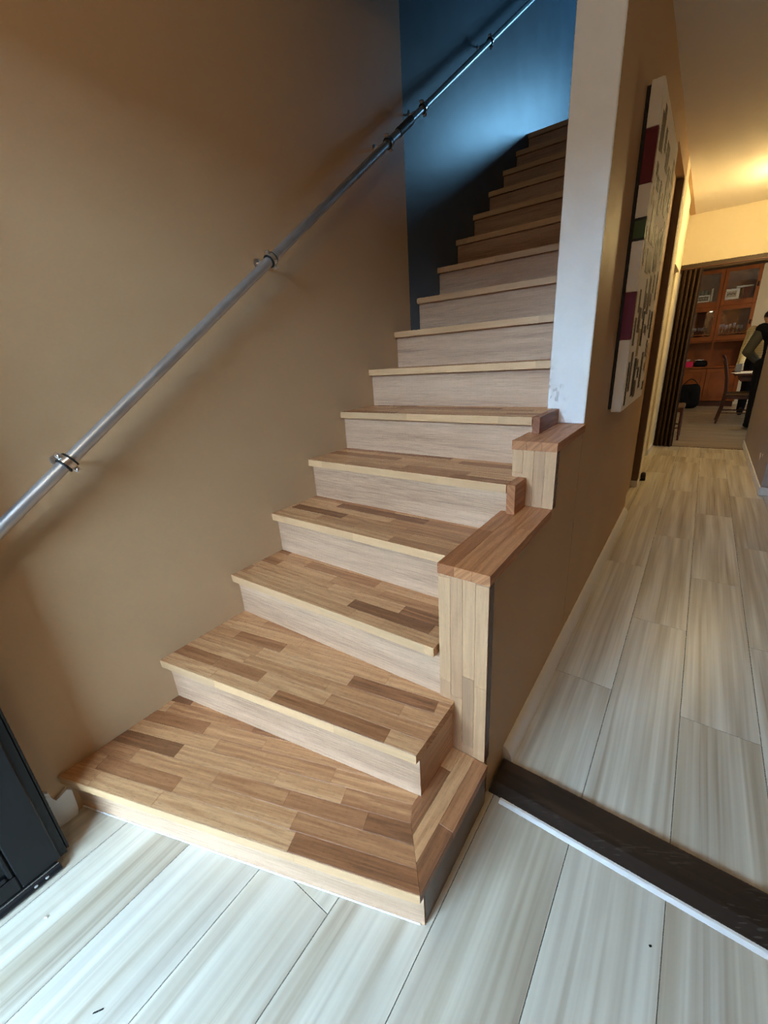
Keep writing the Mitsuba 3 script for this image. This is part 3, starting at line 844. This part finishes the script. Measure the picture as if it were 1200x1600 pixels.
# ------------------------------------------------------------------ dining chairs, table
def chair(label, x, y, rz):
    t = thing('dining_chair', label, 'chair', None)
    M = np.array(trimesh.transformations.rotation_matrix(rz, (0, 0, 1)))
    M[:3, 3] = (x, y, 0)
    A = lambda k, m, b, s=False: add(k, m.apply_transform(M), b, s, t)
    A('seat', bbx(-0.2, 0.215, -0.21, 0.21, 0.435, 0.47, 0.012), 'brown_board')
    for s in (-1, 1):
        A('front_leg', tube([(0.19, s * 0.185, 0.435), (0.19, s * 0.185, 0.2), (0.195, s * 0.188, 0.0)], [0.02, 0.018, 0.013], 10), 'cherry_dark', 30)
        A('back_post', tube([(-0.245, s * 0.19, 0.0), (-0.20, s * 0.19, 0.25), (-0.185, s * 0.19, 0.45), (-0.21, s * 0.19, 0.7), (-0.275, s * 0.19, 0.98), (-0.31, s * 0.19, 1.05)], [0.015, 0.018, 0.02, 0.018, 0.016, 0.019], 10), 'cherry_dark', 30)
        A('seat_rail', bbx(-0.18, 0.18, s * 0.185 - 0.01, s * 0.185 + 0.01, 0.385, 0.434, 0.002), 'cherry_dark')
        A('stretcher', tube([(-0.21, s * 0.188, 0.17), (0.19, s * 0.187, 0.17)], 0.010, 8), 'cherry_dark', 30)
    A('front_rail', bbx(0.18, 0.2, -0.17, 0.17, 0.385, 0.434, 0.002), 'cherry_dark')
    A('crest_rail', bbx(-0.300, -0.278, -0.18, 0.18, 0.95, 1.03, 0.006), 'cherry_dark')
    A('lower_rail', bbx(-0.214, -0.196, -0.18, 0.18, 0.60, 0.64, 0.003), 'cherry_dark')
    for q in (-0.10, -0.035, 0.035, 0.10):
        A('spindle', tube([(-0.205, q, 0.63), (-0.288, q, 0.96)], 0.008, 8), 'cherry_dark', 30)
    return t


chair('dark wooden chair at the left end of the dining table', 0.54, 8.90, 0.0)
chair('dark wooden chair half hidden behind the striped curtain', -0.335, 7.24, 0.0)
tbl = thing('dining_table', 'dark wooden dining table behind the chair with papers on it', 'table')
add('tabletop', bbx(0.41, 1.75, 8.72, 9.60, 0.735, 0.768, 0.006), 'cherry_dark', False, tbl)
add('apron', cat(bx(0.50, 1.66, 8.80, 8.82, 0.65, 0.734), bx(0.50, 1.66, 9.50, 9.52, 0.65, 0.734), bx(0.50, 0.52, 8.82, 9.50, 0.65, 0.734), bx(1.64, 1.66, 8.82, 9.50, 0.65, 0.734)), 'cherry_dark', False, tbl)
for x in (0.80, 1.62):
    for y in (8.84, 9.48):
        add('leg', tube([(x, y, 0.734), (x, y, 0.6), (x, y, 0.0)], [0.035, 0.033, 0.022], 12), 'cherry_dark', 30, tbl)
for i, (x, y, a) in enumerate(((0.50, 8.92, 0.2), (0.60, 9.05, -0.15))):
    m = bx(-0.105, 0.105, -0.148, 0.148, 0, 0.003 + 0.003 * i)
    m.apply_transform(trimesh.transformations.rotation_matrix(a, (0, 0, 1)))
    m.apply_translation((x, y, 0.7682 + 0.0035 * i))
    tag(add('paper_sheet', m, 'paper'), ('white sheet of paper at the left edge of the dining table', 'white paper stack beside the sheet on the dining table')[i], 'paper')
gb = thing('carton', 'small pale grey carton on the dining table beside the papers', 'box')
add('body', bbx(0.43, 0.51, 9.28, 9.40, 0.7685, 0.885, 0.003), 'box_grey', False, gb)
add('flap', bbx(0.428, 0.512, 9.278, 9.402, 0.8855, 0.892, 0.001), 'box_grey', False, gb)
globe_lamp('round glass globe lamp hanging over the dining table', 1.30, 9.35, 2.02, 0.10, PENDANT)

# ------------------------------------------------------------------ people in the dining room
def person(label, lower, upper, hairc, O, s, pose):
    """pose: joint dict in body space (x right, y forward, z up), metres for a 1.72 m body."""
    t = thing('person', label, 'person')
    Q = {k: np.array(O) + s * np.array(v) for k, v in pose.items()}
    J = lambda k, r: (Q[k], r * s)
    torso = [[J('hip', .125), J('waist', .115), J('chest', .13), J('neck', .062)], [J('hl', .105), J('hip', .12), J('hr', .105)], [J('sl', .07), J('chest', .12), J('sr', .07)], [J('sl', .065), J('neck', .07), J('sr', .065)]]
    legs = [[J('hl', .10), J('kl', .062), J('al', .045)], [J('hr', .10), J('kr', .062), J('ar', .045)], [J('al', .045), J('tl', .03)], [J('ar', .045), J('tr', .03)]]
    arms = [[J('sl', .06), J('el', .045), J('wl', .03)], [J('sr', .06), J('er', .045), J('wr', .03)]]
    head = [[J('neck', .055), J('jaw', .062)], [J('jaw', .06), J('skull', .095)], [J('skull', .095), J('back', .09)]]
    hands = []
    for sd in 'lr':
        w, e = Q['w' + sd], Q['e' + sd]
        d = (w - e) / np.linalg.norm(w - e)
        side = np.cross(d, (0, 0, 1.0)); side /= np.linalg.norm(side)
        hands.append([(w, .028 * s), (w + d * .06 * s, .030 * s)])
        for i, ln in enumerate((.070, .080, .075, .060)):
            b = w + d * .07 * s + side * (i - 1.5) * .019 * s
            hands.append([(b, .0095 * s), (b + d * ln * .55 * s - np.array([0, 0, .008]) * s, .0085 * s), (b + d * ln * s - np.array([0, 0, .025]) * s, .0075 * s)])
        th = w + d * .025 * s + side * (.032 * s)
        hands.append([(th, .011 * s), (th + (d * .04 + side * .022) * s, .009 * s)])
    add('body', blob(torso + legs + arms + head + hands, 4, 0.016), 'skin', True, t)
    add('trousers', blob([[(a, r + .012 * s) for a, r in c] for c in legs[:2]] + [[(a, r + .012 * s) for a, r in torso[1]]], 6), lower, True, t)
    add('jacket', blob([[(a, r + .018 * s) for a, r in torso[0][:3]]] + [[(a, r + .014 * s) for a, r in torso[2]]], 8), upper[0], True, t)
    for a in arms:
        add('sleeve', blob([[(q, r + .016 * s) for q, r in a]], 4), upper[1], True, t)
    for c in legs[2:]:
        add('shoe', blob([[(c[0][0] - (0, 0, .012 * s), .05 * s), (c[1][0], .042 * s)]], 2), 'cloth_black', True, t)
    add('hair', blob([[(Q['skull'] + np.array([0, 0, .014]) * s, .097 * s), (Q['back'] + np.array([0, 0, .012]) * s, .098 * s)]], 4), hairc, True, t)
    return t


base = dict(hip=(0, 0, .93), waist=(0, .04, 1.08), chest=(0, .10, 1.28), neck=(0, .16, 1.46), hl=(-.09, 0, .90), hr=(.09, 0, .90), kl=(-.10, .03, .48), kr=(.10, .02, .48),
            al=(-.11, -.02, .085), ar=(.11, -.03, .085), tl=(-.12, .15, .045), tr=(.12, .14, .045), sl=(-.185, .12, 1.39), sr=(.185, .12, 1.39),
            jaw=(0, .25, 1.53), skull=(0, .225, 1.62), back=(0, .18, 1.62))
p1 = dict(base, el=(-.30, .10, 1.10), wl=(-.16, .30, .96), er=(.27, .16, 1.12), wr=(.12, .36, .98))
person('person in black clothes with olive sleeves standing at the table', 'cloth_black', ('cloth_black', 'cloth_olive'), 'hair', (0.78, 8.22, 0), 1.0, p1)
p2 = {k: (-v[0], -v[1], v[2]) for k, v in base.items()}
p2 = dict(p2, sl=(.185, -.12, 1.39), sr=(-.185, -.12, 1.39), el=(.24, -.22, 1.10), wl=(.20, -.34, .84), er=(-.24, -.20, 1.10), wr=(-.27, -.28, .85),
          chest=(0, -.14, 1.27), neck=(0, -.22, 1.43), jaw=(0, -.30, 1.49), skull=(0, -.29, 1.585), back=(0, -.245, 1.59))
person('person in a cream jumper leaning on the far side of the table', 'cloth_black', ('cloth_cream', 'cloth_cream'), 'hair', (0.76, 9.88, 0), 1.0, p2)

# ------------------------------------------------------------------ small debris on the entry tiles
def sliver(key, x0, y0, x1, y1, w_, h_, b, lab, c='debris'):
    a = math.atan2(y1 - y0, x1 - x0)
    L = math.hypot(x1 - x0, y1 - y0)
    m = bbx(0, L, -w_ / 2, w_ / 2, 0, h_, min(w_, h_) * 0.3)
    m.apply_transform(trimesh.transformations.rotation_matrix(a, (0, 0, 1)))
    m.apply_translation((x0, y0, 0.0001))
    tag(add(key, m, b), lab, c)


sliver('splinter', -0.858, -0.052, -0.846, -0.035, 0.0025, 0.0025, 'rubber', 'short black splinter on the floor tiles at the bottom left')
sliver('plaster_chip', -1.158, -0.058, -1.151, -0.052, 0.005, 0.003, 'chip_pale', 'tiny white plaster chip on the tiles near the black door')

sliver('grit', 0.108, 0.752, 0.113, 0.755, 0.004, 0.003, 'rubber', 'tiny dark grit on the tiles right of the steps')
